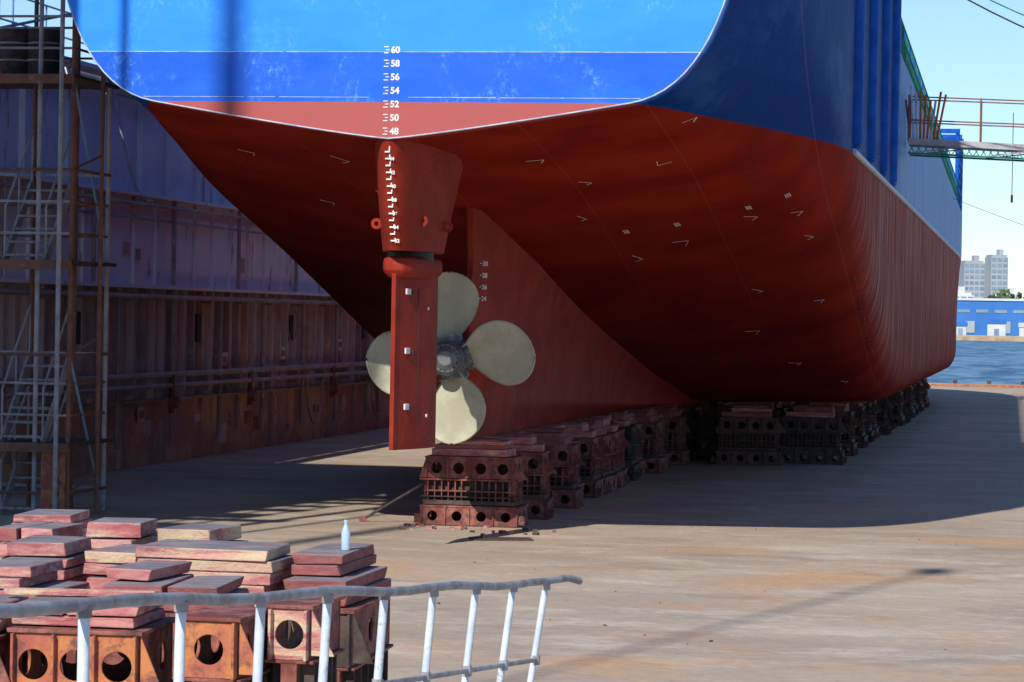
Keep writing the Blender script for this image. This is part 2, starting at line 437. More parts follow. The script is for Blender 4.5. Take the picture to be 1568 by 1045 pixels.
# propeller
pr=MB(); R=1.41; PZ=2.60; PY=5.0
def chord(t):
    pts=[0,.12,.3,.5,.68,.82,.92,.975,1.0]; v=[.40,.52,.84,1.12,1.22,1.10,.80,.46,.06]
    return pchip(pts,v,t)
for k in range(4):
    ph=math.radians(11+90*k); rows=[]
    for i in range(29):
        t=(i/28); t=1-(1-t)**1.35; r=.22+(R-.22)*t
        cw=chord(t)
        pit=math.atan(1.9/(2*math.pi*r)); row=[]
        for j in range(15):
            s_=-1+2*j/14; d=s_*cw/2
            ang=ph+d*math.cos(pit)/r*.97 - .16*t*t
            y=PY - d*math.sin(pit) + .05*(1-s_*s_)
            row.append((r*math.cos(ang),y,PZ+r*math.sin(ang)))
        rows.append(row)
    pr.grid(rows,BRONZE)
po=pr.build('blades',None,smooth=True,angle=60)
sd=po.modifiers.new('s','SOLIDIFY'); sd.thickness=.03; sd.offset=0
hb=MB()
hb.cyl((0,4.72,PZ),(0,5.45,PZ),.29,HUB,32,.31)
hb.cyl((0,4.60,PZ),(0,4.72,PZ),.23,HUB,32,.29)
hb.cyl((0,4.55,PZ),(0,4.60,PZ),.12,HUB,24,.2)
for i in range(16):
    a=2*math.pi*i/16; hb.cyl((.2*math.cos(a),4.6,PZ+.2*math.sin(a)),(.2*math.cos(a),4.67,PZ+.2*math.sin(a)),.018,BOLT,6)
for k in range(4):
    ph=math.radians(11+90*k)
    c=Vector((math.cos(ph),0,math.sin(ph)))
    hb.cyl(Vector((0,5.05,PZ))+c*.2,Vector((0,5.05,PZ))+c*.345,.25,HUB,24)
    tv=Vector((-math.sin(ph),0,math.cos(ph)))
    for i in range(8):
        a=2*math.pi*i/8+.2; p=Vector((0,5.05,PZ))+tv*.2*math.cos(a)+Vector((0,1,0))*.2*math.sin(a)
        hb.cyl(p+c*.33,p+c*.365,.022,BOLT,6)
hb_o=hb.build('hub',None,smooth=True,angle=30)
pe=empty('propeller'); pe.parent=ship; po.parent=pe; hb_o.parent=pe

# markings
mk=MB()
RX=Matrix.Rotation(math.radians(90),4,'X')
def tickrow(z,x,y): mk.box((x,y,z),(.07,.004,.016),WHITE)
for i,nv in enumerate(range(60,46,-2)):
    z=1.2+nv/10
    mk.text(str(nv),.135,Matrix.Translation((.03,-.006,z-.045))@RX,WHITE,.005)
    tickrow(z+.045,-.04,-.006); tickrow(z-.045,-.04,-.006); mk.box((-.02,-.006,z),(.05,.004,.016),WHITE)
def hornaft(z): return .02+.6*max(0,(5.85-z)/1.6)**1.2
for nv in range(45,31,-1):
    z=1.2+nv/10
    y=hornaft(z)
    if nv%2==0: mk.text(str(nv),.072,Matrix.Translation((.015,y-.012,z-.025))@Matrix.Rotation(math.radians(14),4,'Z')@RX,WHITE,.003)
    mk.box((-.01,y-.01,z),(.075,.006,.022),WHITE)
    mk.box((.02,y-.009,z+.05),(.018,.006,.07),WHITE)
for nv in range(30,22,-2):
    z=1.2+nv/10; Y=6.98; w=max(skw(z,Y),skw(z+.1,Y))
    M=Matrix.Translation((w+.012,Y,z-.04))@Matrix.Rotation(math.radians(80),4,'Z')@RX@Matrix.Diagonal((2.2,1,1,1))
    mk.text(str(nv),.115,M,WHITE,.002)
    mk.box((w+.012,Y-.12,z),(.006,.12,.016),WHITE)
def dash_line(z,x0,x1,th):
    x=x0
    while x<x1:
        L=random.uniform(.15,1.1); e=min(x+L,x1)
        mk.box(((x+e)/2,-.004,z+random.uniform(-.002,.002)),(e-x,.004,th*random.uniform(.5,1)),WELD); x=e+random.choice([0,.0,.01,.06])
dash_line(7.17,-4.62,4.62,.012); dash_line(6.50,-3.75,-.3,.009); dash_line(6.50,.3,3.75,.012)
for sgn in(1,-1):
    pts=[(sgn*x,-.006,z+.002) for x,z in S if z<8.6]
    for a,b in zip(pts[:-1],pts[1:]): mk.cyl(a,b,.011,WELD,6,cap=False)
def chalk(X,Y,a,L=.28,s2=.5,wd=.012):
    def P(u,v):
        x=X+u*math.cos(a)-v*math.sin(a); y=Y+(u*math.sin(a)+v*math.cos(a))*2.2
        return Vector((x,y,hullz(x,y)-.012))
    mk.beam(P(0,0),P(L,0),wd,.004,WHITE); mk.beam(P(L,0),P(L*.75,L*s2),wd,.004,WHITE)
for X,Y,a in [(1.5,3.3,.1),(2.0,5.5,.5),(3.6,5.0,2.9),(4.1,2.2,.2),(-1.6,3.0,.6),(-1.3,6.2,2.8),(2.1,11.5,.9),(2.9,11,.1),(4.3,10,.4),(5.1,10.5,.5),(5.2,12.5,.9),(3.4,20,.2),(5.0,27,.5),(4.7,33,.1),(-2.2,9,.3),(3.9,16,.7),(5.0,18,.3),(-3.4,4,.2),(-3,8,.1),(1.6,8,.9),(4.0,24,.3)]:
    chalk(X,Y,a,L=random.uniform(.18,.3),s2=random.uniform(.35,.7))
for X,Y in [(2.2,9.5),(3.1,9.6),(4.4,9.3),(5.1,9.2),(-1.2,9.6)]:
    for q in range(3):
        x=X+.035*q; mk.beam((x,Y,hullz(x,Y)-.012),(x+.015,Y+.25,hullz(x+.015,Y+.25)-.012),.022,.004,WHITE)
mk.build('draft_marks',ship)

# side fittings
sf=MB()
for Y in(12.4,17.2,22.2,26.8):
    zz=6.62
    sf.cyl((6.10,Y,zz),(6.12,Y,12.2),.15,BLUE,14); sf.cyl((6.05,Y,zz-.22),(6.10,Y,zz),.03,BLUE,14,.15)
pts=[]
for i in range(40):
    Y=12+i*2.1; x=6.1 if Y<92 else section(Y)[-1][0]; pts.append((x+.02,Y,6.46))
sf.tube(pts,.06,WELD,8)
for i in range(60):
    Y=32+i*1.05; zt=ztop(Y)
    sf.cyl((6.0,Y,zt-.1),(6.0,Y,zt+1.1),.025,GREENN if i%3 else BLUE,6)
for dz in(.4,.75,1.1): sf.cyl((6.0,32,ztop(32)+dz),(6.0,96,ztop(96)+dz),.02,GREENN,6)
for i in range(120):
    Y=32+i*.5; zt=ztop(Y)
    sf.cyl((6.02,Y,zt),(6.02,Y+.5,ztop(Y+.5)+.75),.012,GREENN,4,cap=False); sf.cyl((6.02,Y+.5,zt),(6.02,Y,zt+.75),.012,GREENN,4,cap=False)
for Y in(90,94,97):
    for X in(4.9,6.0): sf.cyl((X,Y,8),(X,Y,12.0),.09,BLUE,8)
    sf.box((5.45,Y,12.0),(1.3,.2,.2),BLUE)
for k in range(8): sf.beam((6.0,90,8.6+k*.42),(6.0,97,8.6+k*.42),.05,.05,GREENN)
sf.beam((6.0,90,8.6),(6.0,97,12),.1,.1,BLUE)
for i in range(20):
    Y=18+i*.42; x=5.78
    z=hullz(x,Y); sf.box((x+.01,Y,z-.01),(.07,.07,.03),DARKGAP)
sf.build('side_fittings',ship)
dh=MB()
dh.box((0,16.5,13.6),(10.6,24,3.6),BLUE); dh.box((0,16,16.4),(8,12,2.4),WELD)
for k in range(9):
    dh.box((5.32,6.5+k*2.4,13.8),(.06,.7,.7),BLACK); dh.box((-5.32,6.5+k*2.4,13.8),(.06,.7,.7),BLACK)
dh.cyl((0,20,17.5),(0,20,21),1.1,BLUE,24)
dh.build('deckhouse',ship)

# ---------------- keel blocks ----------------
def make_keel(w=1.7,d=.95,top=0,M=STEELR,M2=DSTEEL,jit=.012):
    b=MB(); R_=random.uniform
    ox=R_(-.04,.04)
    b.holeplate((0,-d/2,.17),w,.30,4,.085,.03,M); b.holeplate((0,d/2,.17),w,.30,4,.085,.03,M)
    for sx in(-1,1): b.holeplate((sx*(w/2-.02),0,.17),d-.05,.30,2,.085,.03,M,ax='y')
    b.box((0,0,.01),(w+.05,d+.05,.02),M2); b.box((0,0,.335),(w+.04,d+.06,.03),M)
    for k in range(5): b.box((-w/2+w*k/4*.98+.02,-d/2-.03,.17),(.03,.05,.31),M)
    for sx in(-1,1): b.box((sx*(w/2+.04),-d/2+.05,.12),(.14,.08,.16),M,rz=R_(-.3,.3))
    b.box((ox,0,.40),(w-.1,d-.02,.08),M2,jit=jit)
    b.box((ox,.0,.62),(w-.35,d-.25,.34),M2)
    for k in range(13):
        if random.random()<.12: continue
        x=-w/2+.14+k*(w-.28)/12; b.box((x+ox,-d/2+.06,.61+R_(-.01,.01)),(.022,.12,.33),M,rz=R_(-.15,.15))
    for sx in(-1,1):
        for k in range(5): b.box((sx*(w/2-.11)+ox,-d/2+.12+k*(d-.24)/4,.61),(.12,.022,.33),M)
    b.box((ox,0,.795),(w-.02+R_(-.04,.04),d+.04,.03),M,rz=R_(-.02,.02)); b.box((ox,-.01,.60),(w-.14,d,.025),M,rz=R_(-.02,.02))
    b.box((ox-.02,-.02,.50),(w-.05,d+.03,.018),M2,rz=R_(-.03,.03),jit=.01)
    b.holeplate((0,-d/2,.99),w-.16,.34,4,.095,.03,M); b.holeplate((0,d/2,.99),w-.16,.34,4,.095,.03,M)
    for sx in(-1,1):
        b.holeplate((sx*(w/2-.12),0,.99),d-.05,.34,2,.09,.03,M,ax='y')
        e=.03 if sx<0 else .16
        b.add([(sx*(w/2-.08),-d/2-.01,.82),(sx*(w/2+e),-d/2-.01,.82),(sx*(w/2-.08),-d/2-.01,1.14),
               (sx*(w/2-.08),-d/2+.03,.82),(sx*(w/2+e),-d/2+.03,.82),(sx*(w/2-.08),-d/2+.03,1.14)],
              [(0,1,2),(3,5,4),(1,4,5,2),(0,3,4,1)],M)
    for k in range(5): b.box((-w/2+.1+(w-.2)*k/4,-d/2-.03,.99),(.03,.05,.33),M)
    b.box((0,0,1.175),(w-.14,d+.05,.03),M,rz=R_(-.02,.02))
    z=1.195; tw=w-.4
    while z<1.47:
        e=min(random.choice([.07,.1,.13]),1.495-z)
        b.box((R_(-.06,.06),R_(-.03,.03),z+e/2),(tw,d-.1,e-.006),TIMD if random.random()<.6 else TIMB,top=TTOP,rz=R_(-.05,.05),jit=jit); z+=e; tw-=R_(.05,.22)
    return b
kb=make_keel().build('keel_block',bevel=.005,loc=(0,7.35,GZ))
var=[make_keel(w=(1.7,1.45,1.8,1.5)[i],d=(.95,.85,1.05,.9)[i],M=STEELR,jit=.025).build('keel_block',loc=((.12,-.12,.1,0)[i],(9.5,10.9,12.8,14.3)[i],GZ),rz=(.07,-.06,.05,-.09)[i]) for i in range(4)]
dvar=[make_keel(w=1.6,d=1.0,M=(DSTEEL,BSTEEL,BSTEEL)[i],jit=.02).build('keel_block',loc=(3.95,32.6+i*5.2,GZ),rz=random.uniform(-.06,.06)) for i in range(3)]  # darker steel puts the under-hull shade into the colour of these far blocks
Y=16.2; i=0
while Y<60:
    linked(random.choice(var if Y<20 else var+dvar),'keel_block',(random.uniform(-.12,.12),Y,GZ),random.uniform(-.08,.08)); Y+=random.uniform(1.4,2.1); i+=1
for X in(-4.1,4.1,-2.1,2.1):  # extra block rows packed in to darken the space under the hull
    Y=47 if X>3 else 34
    while Y<90:
        linked(random.choice(dvar),'keel_block',(X+random.uniform(-.2,.2),Y+random.uniform(-.4,.4),GZ),random.uniform(-.08,.08)); Y+=3.0
linked(dvar[1],'keel_block',(2.45,31.3,GZ),.07)
b=MB(); b.cyl((-1.95,7.3,GZ+.04),(-.8,7.0,GZ+.72),.025,DSTEEL,8); b.box((-1.95,7.3,GZ+.05),(.12,.1,.08),STEELR,rz=.4); b.build('support_strut')
b=MB(); b.box((0,0,.012),(1.0,.55,.02),DSTEEL,rz=.3); b.cyl((-.3,0,.02),(-.3,0,.09),.04,STEELR,10); b.build('steel_plate',loc=(1.05,4.2,GZ),bevel=.004)
b=MB()
for i in range(46):
    X=random.uniform(-1.6,9); Y=random.uniform(-10,9); s_=random.uniform(.006,.02)
    b.box((X,Y,GZ+s_*.4),(s_*2,s_*1.5,s_),random.choice([DSTEEL,STEELR,CONC]),rz=random.random()*3)
for i in range(30):
    X=random.uniform(-1.0,1.6); Y=random.uniform(5.2,6.8); s_=random.uniform(.015,.06)
    b.box((X,Y,GZ+s_*.4),(s_*2,s_*1.5,s_),random.choice([DSTEEL,STEELR,TIMB]),rz=random.random()*3)
b.build('ground_debris')

# ---------------- foreground stacks ----------------
def lower_stack(w,d,hh=.5):
    b=MB(); D2=d
    b.box((0,0,.16),(w,D2,.30),DSTEEL); b.box((0,0,.33),(w+.05,D2+.05,.03),STEELR)
    b.box((0,0,.60),(w-.25,D2-.2,.5),DSTEEL)
    for k in range(9):
        b.box((-w/2+.08+k*(w-.16)/8,-D2/2+.05,.6),(.022,.12,.5),STEELR)
    for k in range(6):
        for sx in(-1,1): b.box((sx*(w/2-.07),-D2/2+.1+k*(D2-.2)/5,.6),(.12,.022,.5),DSTEEL)
    for zz in(.5,.68): b.box((0,0,zz),(w-.06,D2-.04,.02),DSTEEL)
    b.box((0,0,.86),(w+.03,D2+.03,.03),STEELR)
    return b
def fg(xc,yc,w,d,zt,n=3,mat=STEELO,tier=.36,wing=True):
    b=lower_stack(w,d); H=zt-GZ
    z1=H-tier-.03
    if z1>.90:
        b.box((0,0,(z1+.875)/2),(w-.22,d-.2,z1-.875),DSTEEL)
        for k in range(8): b.box((-w/2+.1+k*(w-.2)/7,-d/2+.05,(z1+.875)/2),(.02,.12,z1-.875),STEELR)
        for sx in(-1,1):
            for k in range(6): b.box((sx*(w/2-.07),-d/2+.1+k*(d-.2)/5,(z1+.875)/2),(.12,.02,z1-.875),DSTEEL)
        b.box((0,0,z1-.012),(w+.02,d+.03,.02),STEELR)
    z0=z1+tier/2; r=min(.088,(w-.04)/n*.36)
    b.holeplate((0,-d/2,z0),w-.04,tier,n,r,.02,mat); b.holeplate((0,d/2,z0),w-.04,tier,n,r,.02,STEELR)
    for sx in(-1,1): b.holeplate((sx*(w/2-.03),0,z0),d-.05,tier,max(1,int(d/.4)),.085,.02,STEELR if sx>0 else mat,ax='y')
    for k in range(n+1): b.box((-w/2+.03+(w-.06)*k/n,-d/2-.03,z0),(.018,.06,tier),mat)
    b.box((0,0,H-.015),(w+.02,d+.06,.025),STEELR,jit=.006)
    if wing:
        b.add([(w/2,-d/2-.02,H-tier),(w/2+.14,-d/2-.02,H-tier),(w/2,-d/2-.02,H-.03),(w/2,-d/2,H-tier),(w/2+.14,-d/2,H-tier),(w/2,-d/2,H-.03)],[(0,1,2),(3,5,4),(1,4,5,2),(0,3,4,1)],mat)
    b.build('steel_cradle_block',bevel=.005,loc=(xc,yc,GZ),rz=random.uniform(-.05,.05))
def tim(xc,yc,z,w,d,hh,m=None,rz=None):
    b=MB(); nl=max(1,round(hh/.085)); e=hh/nl
    for k in range(nl):
        mm=m or random.choice([TIMB,TIMB,TIMB,TIMP,TIMD])
        ww=w*random.uniform(.9,1.0)
        if random.random()<.35 and w>.5:
            g_=random.uniform(.4,.6)
            b.box((-ww/2+ww*g_/2,0,e*(k+.5)),(ww*g_-.01,d,e-.008),mm,top=TTOP,rz=random.uniform(-.01,.01),jit=.014)
            b.box((ww/2-ww*(1-g_)/2,random.uniform(-.04,.02),e*(k+.5)),(ww*(1-g_)-.01,d*.95,e-.012),random.choice([TIMB,TIMP,TIMD]),top=TTOP,rz=random.uniform(-.01,.02),jit=.014)
        else:
            b.box((random.uniform(-.02,.02),random.uniform(-.03,.03),e*(k+.5)),(ww,d*random.uniform(.93,1),e-.008),mm,top=TTOP,rz=random.uniform(-.03,.03),jit=.015)
    b.build('timber_block',bevel=.008,loc=(xc,yc,z),rz=random.uniform(-.1,.1) if rz is None else rz)
fg(3.28,-25.7,.60,.8,1.40,1,STEELR); tim(3.28,-25.7,1.405,.58,.7,.17)
fg(4.02,-25.6,.78,.8,1.45,3,STEELO); tim(4.0,-25.6,1.455,.76,.72,.13,TIMB)
fg(4.76,-25.3,.38,.8,1.52,1,STEELO,tier=.33)
fg(5.12,-24.9,.28,.7,1.56,1,TIMP,tier=.30)
fg(3.22,-24.1,.7,.9,1.32,2,STEELR); tim(3.1,-24.1,1.325,.56,.8,.18); tim(3.0,-24.1,1.51,.4,.7,.14)
fg(4.05,-23.9,.85,.9,1.38,2,STEELR); tim(4.0,-23.9,1.385,.80,.85,.17,TIMD); tim(3.8,-23.8,1.56,.34,.7,.08)
fg(2.6,-22.3,.55,.9,1.25,2,STEELR); tim(2.63,-22.3,1.255,.46,.8,.30,TIMB); tim(2.6,-22.3,1.56,.43,.7,.1)
fg(3.2,-22.2,.48,.9,1.22,2,STEELR); tim(3.17,-22.2,1.225,.44,.8,.2); tim(3.15,-22.2,1.43,.40,.7,.17)
fg(3.88,-22.3,.8,.9,1.27,2,STEELR); tim(3.87,-22.5,1.275,1.0,.7,.40,TIMP,rz=-.03)
fg(4.68,-22.2,.50,1.5,1.30,1,DSTEEL); tim(4.67,-22.2,1.305,.46,1.3,.18,TIMD); tim(4.62,-22.1,1.49,.36,1.1,.15,TIMD)
for x,w,zt in((1.75,.6,.30),(2.42,.5,.36),(3.08,.55,.33)):
    fg(x,-20.0,w,.9,1.25,1,STEELR); tim(x,-20.0,1.255,w*.9,.8,zt-.1); tim(x-.03,-20.0,1.155+zt+.005,w*.85,.7,.12)
for x,w in((.9,.6),(1.2,.5)):
    fg(x,-18.2 if x>1 else -20,w,.9,1.25,1,STEELR); tim(x,-18.2 if x>1 else -20,1.255,w,.8,.3)
fg(2.45,-25.7,.7,.8,1.38,2,STEELR); tim(2.45,-25.7,1.385,.66,.7,.2)
b=MB(); b.box((0,0,0),(.9,.07,.035),TIMP,jit=.01); b.build('loose_plank',loc=(3.9,-25.5,1.61),rz=.12,bevel=.004)
b=MB(); b.box((0,0,0),(.5,.12,.05),TIMB,jit=.01); b.build('loose_plank',loc=(3.15,-25.6,1.605),rz=-.35,bevel=.004)
bt=MB(); pr_=[(0,0),(.03,0),(.032,.02),(.032,.12),(.02,.16),(.012,.175),(.012,.19),(.015,.19),(.015,.21),(0,.21)]
rows=[[(r*math.cos(2*math.pi*i/14),r*math.sin(2*math.pi*i/14),z) for i in range(15)] for r,z in pr_]
bt.grid(rows,BOTT); bt.build('plastic_bottle',smooth=True,loc=(4.72,-22.2,1.64))

# ---------------- foreground railing + viewing platform ----------------
rl=MB()
def rp(n): return Vector((8.125+.008*n,-38.16+.44*n,2.875-.034*n))
top=[rp(n*.5)+Vector((0,0,.004*math.sin(n*1.3))) for n in range(-8,17)]
top.append(rp(8)+Vector((.03,.18,-.002))); top.append(rp(8)+Vector((.05,.24,-.015)))
rl.tube(top,.0095,RAILD,12)
for n in range(-4,9):
    p=rp(n); lean=.12*max(0,n)/8
    q=p+Vector((-lean*1.1,0,-1.2+.034*n))
    rl.cyl(p,q,.0086,RAILM,12)
    rl.cyl(p-Vector((0,0,.018)),p-Vector((0,0,.002)),.0115,RAILD,10)
midp=[]
for n in range(2,9):
    p=rp(n); midp.append(p+Vector((-.12*n/8*.19,0,-.175-.003*n)))
midp=[midp[0]+Vector((0,-.5,.05))]+midp
rl.tube(midp,.006,RAILD,8)
for n in range(2,9):
    rl.cyl(midp[n-1]-Vector((0,0,.012)),midp[n-1]+Vector((0,0,.012)),.0115,RAILD,8)
rl.build('metal_railing',smooth=True)
pf=MB()
pf.box((9.3,-39.5,1.62),(2.5,10,.06),SCAFG)
for X in(8.15,10.4):
    for Y in(-44,-39,-34.7): pf.cyl((X,Y,GZ),(X,Y,1.6),.05,SCAFG,10)
pf.build('viewing_platform')

# ---------------- dock wall ----------------
dw=MB(); WX=-10.8; Y0,Y1=9.5,128; L=Y1-Y0; yc=(Y0+Y1)/2
dw.box((WX-1.5,yc,.45),(3.0,L,1.5),WLOW)
dw.box((WX-1.55,yc,2.5),(2.9,L,2.6),WRIB)
dw.box((WX-1.5,yc,4.85),(3.0,L,2.1),WMID)
dw.box((WX-1.6,yc,7.2),(2.8,L,2.6),WTOP)
for z,dx,t in((1.22,.06,.05),(3.84,.16,.07),(5.93,.14,.07),(8.5,.2,.1)): dw.box((WX+dx/2,yc,z),(dx+.3,L,t),WMID if z>3 else PIPE)
Y=Y0+.3;k=0
while Y<70:
    dw.box((WX-.03,Y,2.5),(.18,.09,2.6),random.choice([WRIB,WRIB,WLOW,PIPE]))
    if k%2==0: dw.box((WX+.03,Y,4.85),(.08,.07,2.05),WMID)
    if k%3==0: dw.box((WX-.14,Y,7.2),(.14,.07,2.5),WTOP)
    if k%4==1: dw.box((WX+.03,Y,.45),(.1,.1,1.45),WLOW)
    if k%5==2: dw.cyl((WX+.2,Y+.3,.2),(WX+.2,Y+.3,3.8),.06,PIPE,8)
    if k%7==3: dw.cyl((WX+.22,Y+.2,3.9),(WX+.22,Y+.2,5.9),.05,PIPE,8)
    if k%11==9: dw.box((WX+.02,Y+.4,2.9),(.1,.35,.7),BLACK)
    if random.random()<.3: dw.box((WX+.02,Y+.35,random.uniform(4.2,5.4)),(.05,random.uniform(.2,.5),random.uniform(.2,.5)),random.choice([WLOW,PIPE,WTOP]))
    if random.random()<.3: dw.box((WX+.03,Y+.35,random.uniform(.1,1.0)),(.08,random.uniform(.2,.6),random.uniform(.2,.5)),random.choice([STEELO,PIPE,WRIB]))
    Y+=.82*random.uniform(.85,1.2);k+=1
for z,r,dx in((1.80,.075,.3),(1.55,.055,.34),(3.62,.06,.25),(5.4,.035,.15),(5.72,.05,.22),(8.1,.04,.1)):
    dw.cyl((WX+dx,Y0,z),(WX+dx,Y1,z),r,PIPE,10)
for Y in range(12,70,3):
    dw.box((WX+.2,Y,1.6),(.36,.06,.45),PIPE); dw.box((WX+.15,Y+.4,3.6),(.25,.06,.2),PIPE)
for Y in(24,31,40,47):
    dw.cyl((WX+.34,Y,1.8),(WX+.34,Y,.9),.07,STEELR,10); dw.cyl((WX+.3,Y,1.15),(WX+.5,Y,1.15),.14,STEELR,14)
for Y in (38,46):
    pts=[(WX+.32,Y+.9*math.cos(math.pi*t/10),1.5-1.3*math.sin(math.pi*t/10)) for t in range(11)]
    dw.tube(pts,.03,PIPE,8)
pts=[(WX+.15,36+.5*math.cos(a*.5),3.0+.5*math.sin(a*.5)) for a in range(14)]; dw.tube(pts,.02,PIPE,8)
pts=[(WX+.2,19.5+t*.45,8.4-2.6*math.sin(math.pi*min(1,t/6)/2)) for t in range(8)]; dw.tube(pts,.035,WELD,8)
for Y in range(10,128,2): dw.cyl((WX-.1,Y,8.5),(WX-.1,Y,9.6),.025,SCAFB,6)
for dz in(.55,1.1): dw.cyl((WX-.1,Y0,8.5+dz),(WX-.1,Y1,8.5+dz),.022,SCAFB,6)
for Y,z in((22.5,.9),(29.5,2.1),(35.3,2.2),(42,2.4)):
    dw.box((WX+.07,Y,z),(.01,.5,.34),STEN)
    for q in range(4): dw.box((WX+.08,Y-.16+.1*q,z),(.01,.05,.16),STEELO)
dw.build('dock_wall')

# ---------------- scaffold stair tower ----------------
sc=MB(); sx0,sx1,sy0,sy1=-8.35,-6.95,6.2,8.2
for (x,y,m) in((sx0,sy0,SCAFG),(sx1,sy0,SCAF),(sx0,sy1,SCAF),(sx1,sy1,SCAFG),(-7.55,sy0,SCAFG),(-7.55,sy1,SCAF),(-7.05,sy0-.35,SCAFG),(-6.75,7.2,SCAF)):
    sc.cyl((x,y,GZ),(x,y,11.2),.042,m,8)
lv=[.95,4.1,7.3]
for z in lv:
    sc.box(((sx0-.8+sx1)/2,(sy0+sy1)/2,z),(sx1-sx0+1.0,sy1-sy0+.5,.06),DSTEEL)
    sc.box(((sx0-.8+sx1)/2,sy0-.25,z-.05),(sx1-sx0+1.0,.06,.16),SCAF)
    for hz in(.5,1.05):
        sc.cyl((sx0-1,sy0,z+hz),(sx1,sy0,z+hz),.024,SCAFG,6); sc.cyl((sx1,sy0,z+hz),(sx1,sy1,z+hz),.024,SCAF,6); sc.cyl((sx0-1,sy1,z+hz),(sx1,sy1,z+hz),.024,SCAF,6)
for z in (GZ+.4,2.5,5.7,8.9,10.4):
    sc.cyl((sx0-1,sy0-.05,z),(sx1,sy0-.05,z),.03,SCAF,6); sc.cyl((sx1+.03,sy0,z),(sx1+.03,sy1,z),.03,SCAF,6); sc.cyl((sx0-1,sy1,z),(sx1,sy1,z),.03,SCAFG,6)
    sc.cyl((sx1,sy0,z),(-6.75,7.2,z+.3),.022,SCAF,6)
for a,b_ in((GZ,2.5),(4.1,7.3),(7.3,10.4)):
    sc.cyl((sx1,sy1,a),(sx1,sy0,b_),.025,SCAFB,6)
    sc.cyl((sx0-.9,sy0,b_),(sx0+.1,sy0,a),.03,STEELO,6)
for z in (8.0,9.0,9.8): sc.cyl((sx0-1,sy0+.3,z),(sx1+.3,sy1,z+.8),.03,SCAFB,6)
def flight(x0,w,ya,za,yb,zb,n):
    for x in(x0,x0+w):
        sc.beam((x,ya,za),(x,yb,zb),.04,.2,SCAFG)
        sc.cyl((x,ya,za+.95),(x,yb,zb+.95),.024,SCAFG,6)
        for k in(0,.5,1): sc.cyl((x,ya+(yb-ya)*k,za+(zb-za)*k),(x,ya+(yb-ya)*k,za+(zb-za)*k+.95),.018,SCAFG,6)
    for k in range(n):
        t=(k+.5)/n; sc.box((x0+w/2,ya+(yb-ya)*t,za+(zb-za)*t),(w,.28,.045),RAILD)
for z,z2 in((-.3,.95),(.95,2.4),(4.1,5.5)):
    flight(-8.15,.74,sy0,z,sy0+1.35,z2,int((z2-z)/.22))
sc.box((-7.25,6.1,.3),(.26,.05,1.15),STEELO); sc.box((-7.0,6.1,.2),(.10,.05,1.3),STEELO)
sc.build('scaffold_stair_tower')
br=MB()
for x in(-8.3,-7.75):
    br.cyl((x,6.9,7.33),(x,6.9,8.2),.28,DSTEEL,20)
    for zz in(7.36,7.62,7.92,8.18): br.cyl((x,6.9,zz),(x,6.9,zz+.03),.295,SCAFG,20)
br.build('steel_drum',smooth=True)

# ---------------- gangway ----------------
gw=MB(); gy=33.5; gz=7.75
A=Vector((6.2,gy,gz+.25)); B=Vector((13.5,gy,gz-.1))
for dy in(0,1.0):
    o=Vector((0,dy,0))
    gw.beam(A+o,B+o,.08,.16,SCAFG)
    for hz in(.55,1.15): gw.cyl(A+o+Vector((0,0,hz)),B+o+Vector((0,0,hz+.1)),.018,SCAF,8)
    for k in range(5):
        p=A+(B-A)*k/4+o; gw.cyl(p,p+Vector((0,0,1.2)),.022,SCAF,8)
        if k<4: gw.cyl(p-Vector((0,0,.30)),p+(B-A)/4,.018,SCAFG,6)
    gw.cyl(A+o-Vector((0,0,.30)),B+o-Vector((0,0,.26)),.025,GREENN,8)
for k in range(40):
    p=A+(B-A)*k/40; gw.cyl(p-Vector((0,0,.05)),p+(B-A)/40-Vector((0,0,.30)),.012,GREENN,5); gw.cyl(p+(B-A)/40-Vector((0,0,.05)),p-Vector((0,0,.30)),.012,GREENN,5)
gw.box((A+B)/2+Vector((0,.5,.05)),(7.3,1,.05),SCAFG,mat=Matrix.Rotation(math.atan2(.35,7.3),3,'Y'))
gw.cyl((8.85,gy,gz+1.0),(8.85,gy,gz-1.1),.010,BLACK,6); gw.cyl((8.85,gy,gz-1.3),(8.85,gy,gz-1.1),.03,BLACK,8)
for x in(12.6,13.6):
    for y in(gy-.3,gy+1.3): gw.cyl((x,y,GZ),(x,y,gz+1.2),.07,SCAF,8)
for q in range(9):
    gw.cyl((6.25+q*.08,gy+.3,gz+.2),(6.12+.13*q,gy-.1*q,gz+1.2+random.random()*.5),.03,random.choice([ORANGE,SCAF,WELD,ORANGE]),6)
gw.build('boarding_gangway')
cb=MB()
def cat(p,q,sag,n=24):
    p=Vector(p);q=Vector(q); return [p+(q-p)*i/n-Vector((0,0,4*sag*(i/n)*(1-i/n))) for i in range(n+1)]
cb.tube(cat((6.0,28,12.1),(20,34,10.3),1.75),.020,BLACK,6); cb.tube(cat((6.0,28,12.3),(20,34,10.6),1.65),.016,GREENN,6)
cb.tube(cat((6.0,80,8.6),(26,84,4.0),.8),.010,BLACK,6)
cb.cyl((20,34,GZ),(20,34,11),.12,SCAFG,10); cb.cyl((26,84,GZ),(26,84,4.2),.12,SCAFG,10)
cb.build('power_cable')

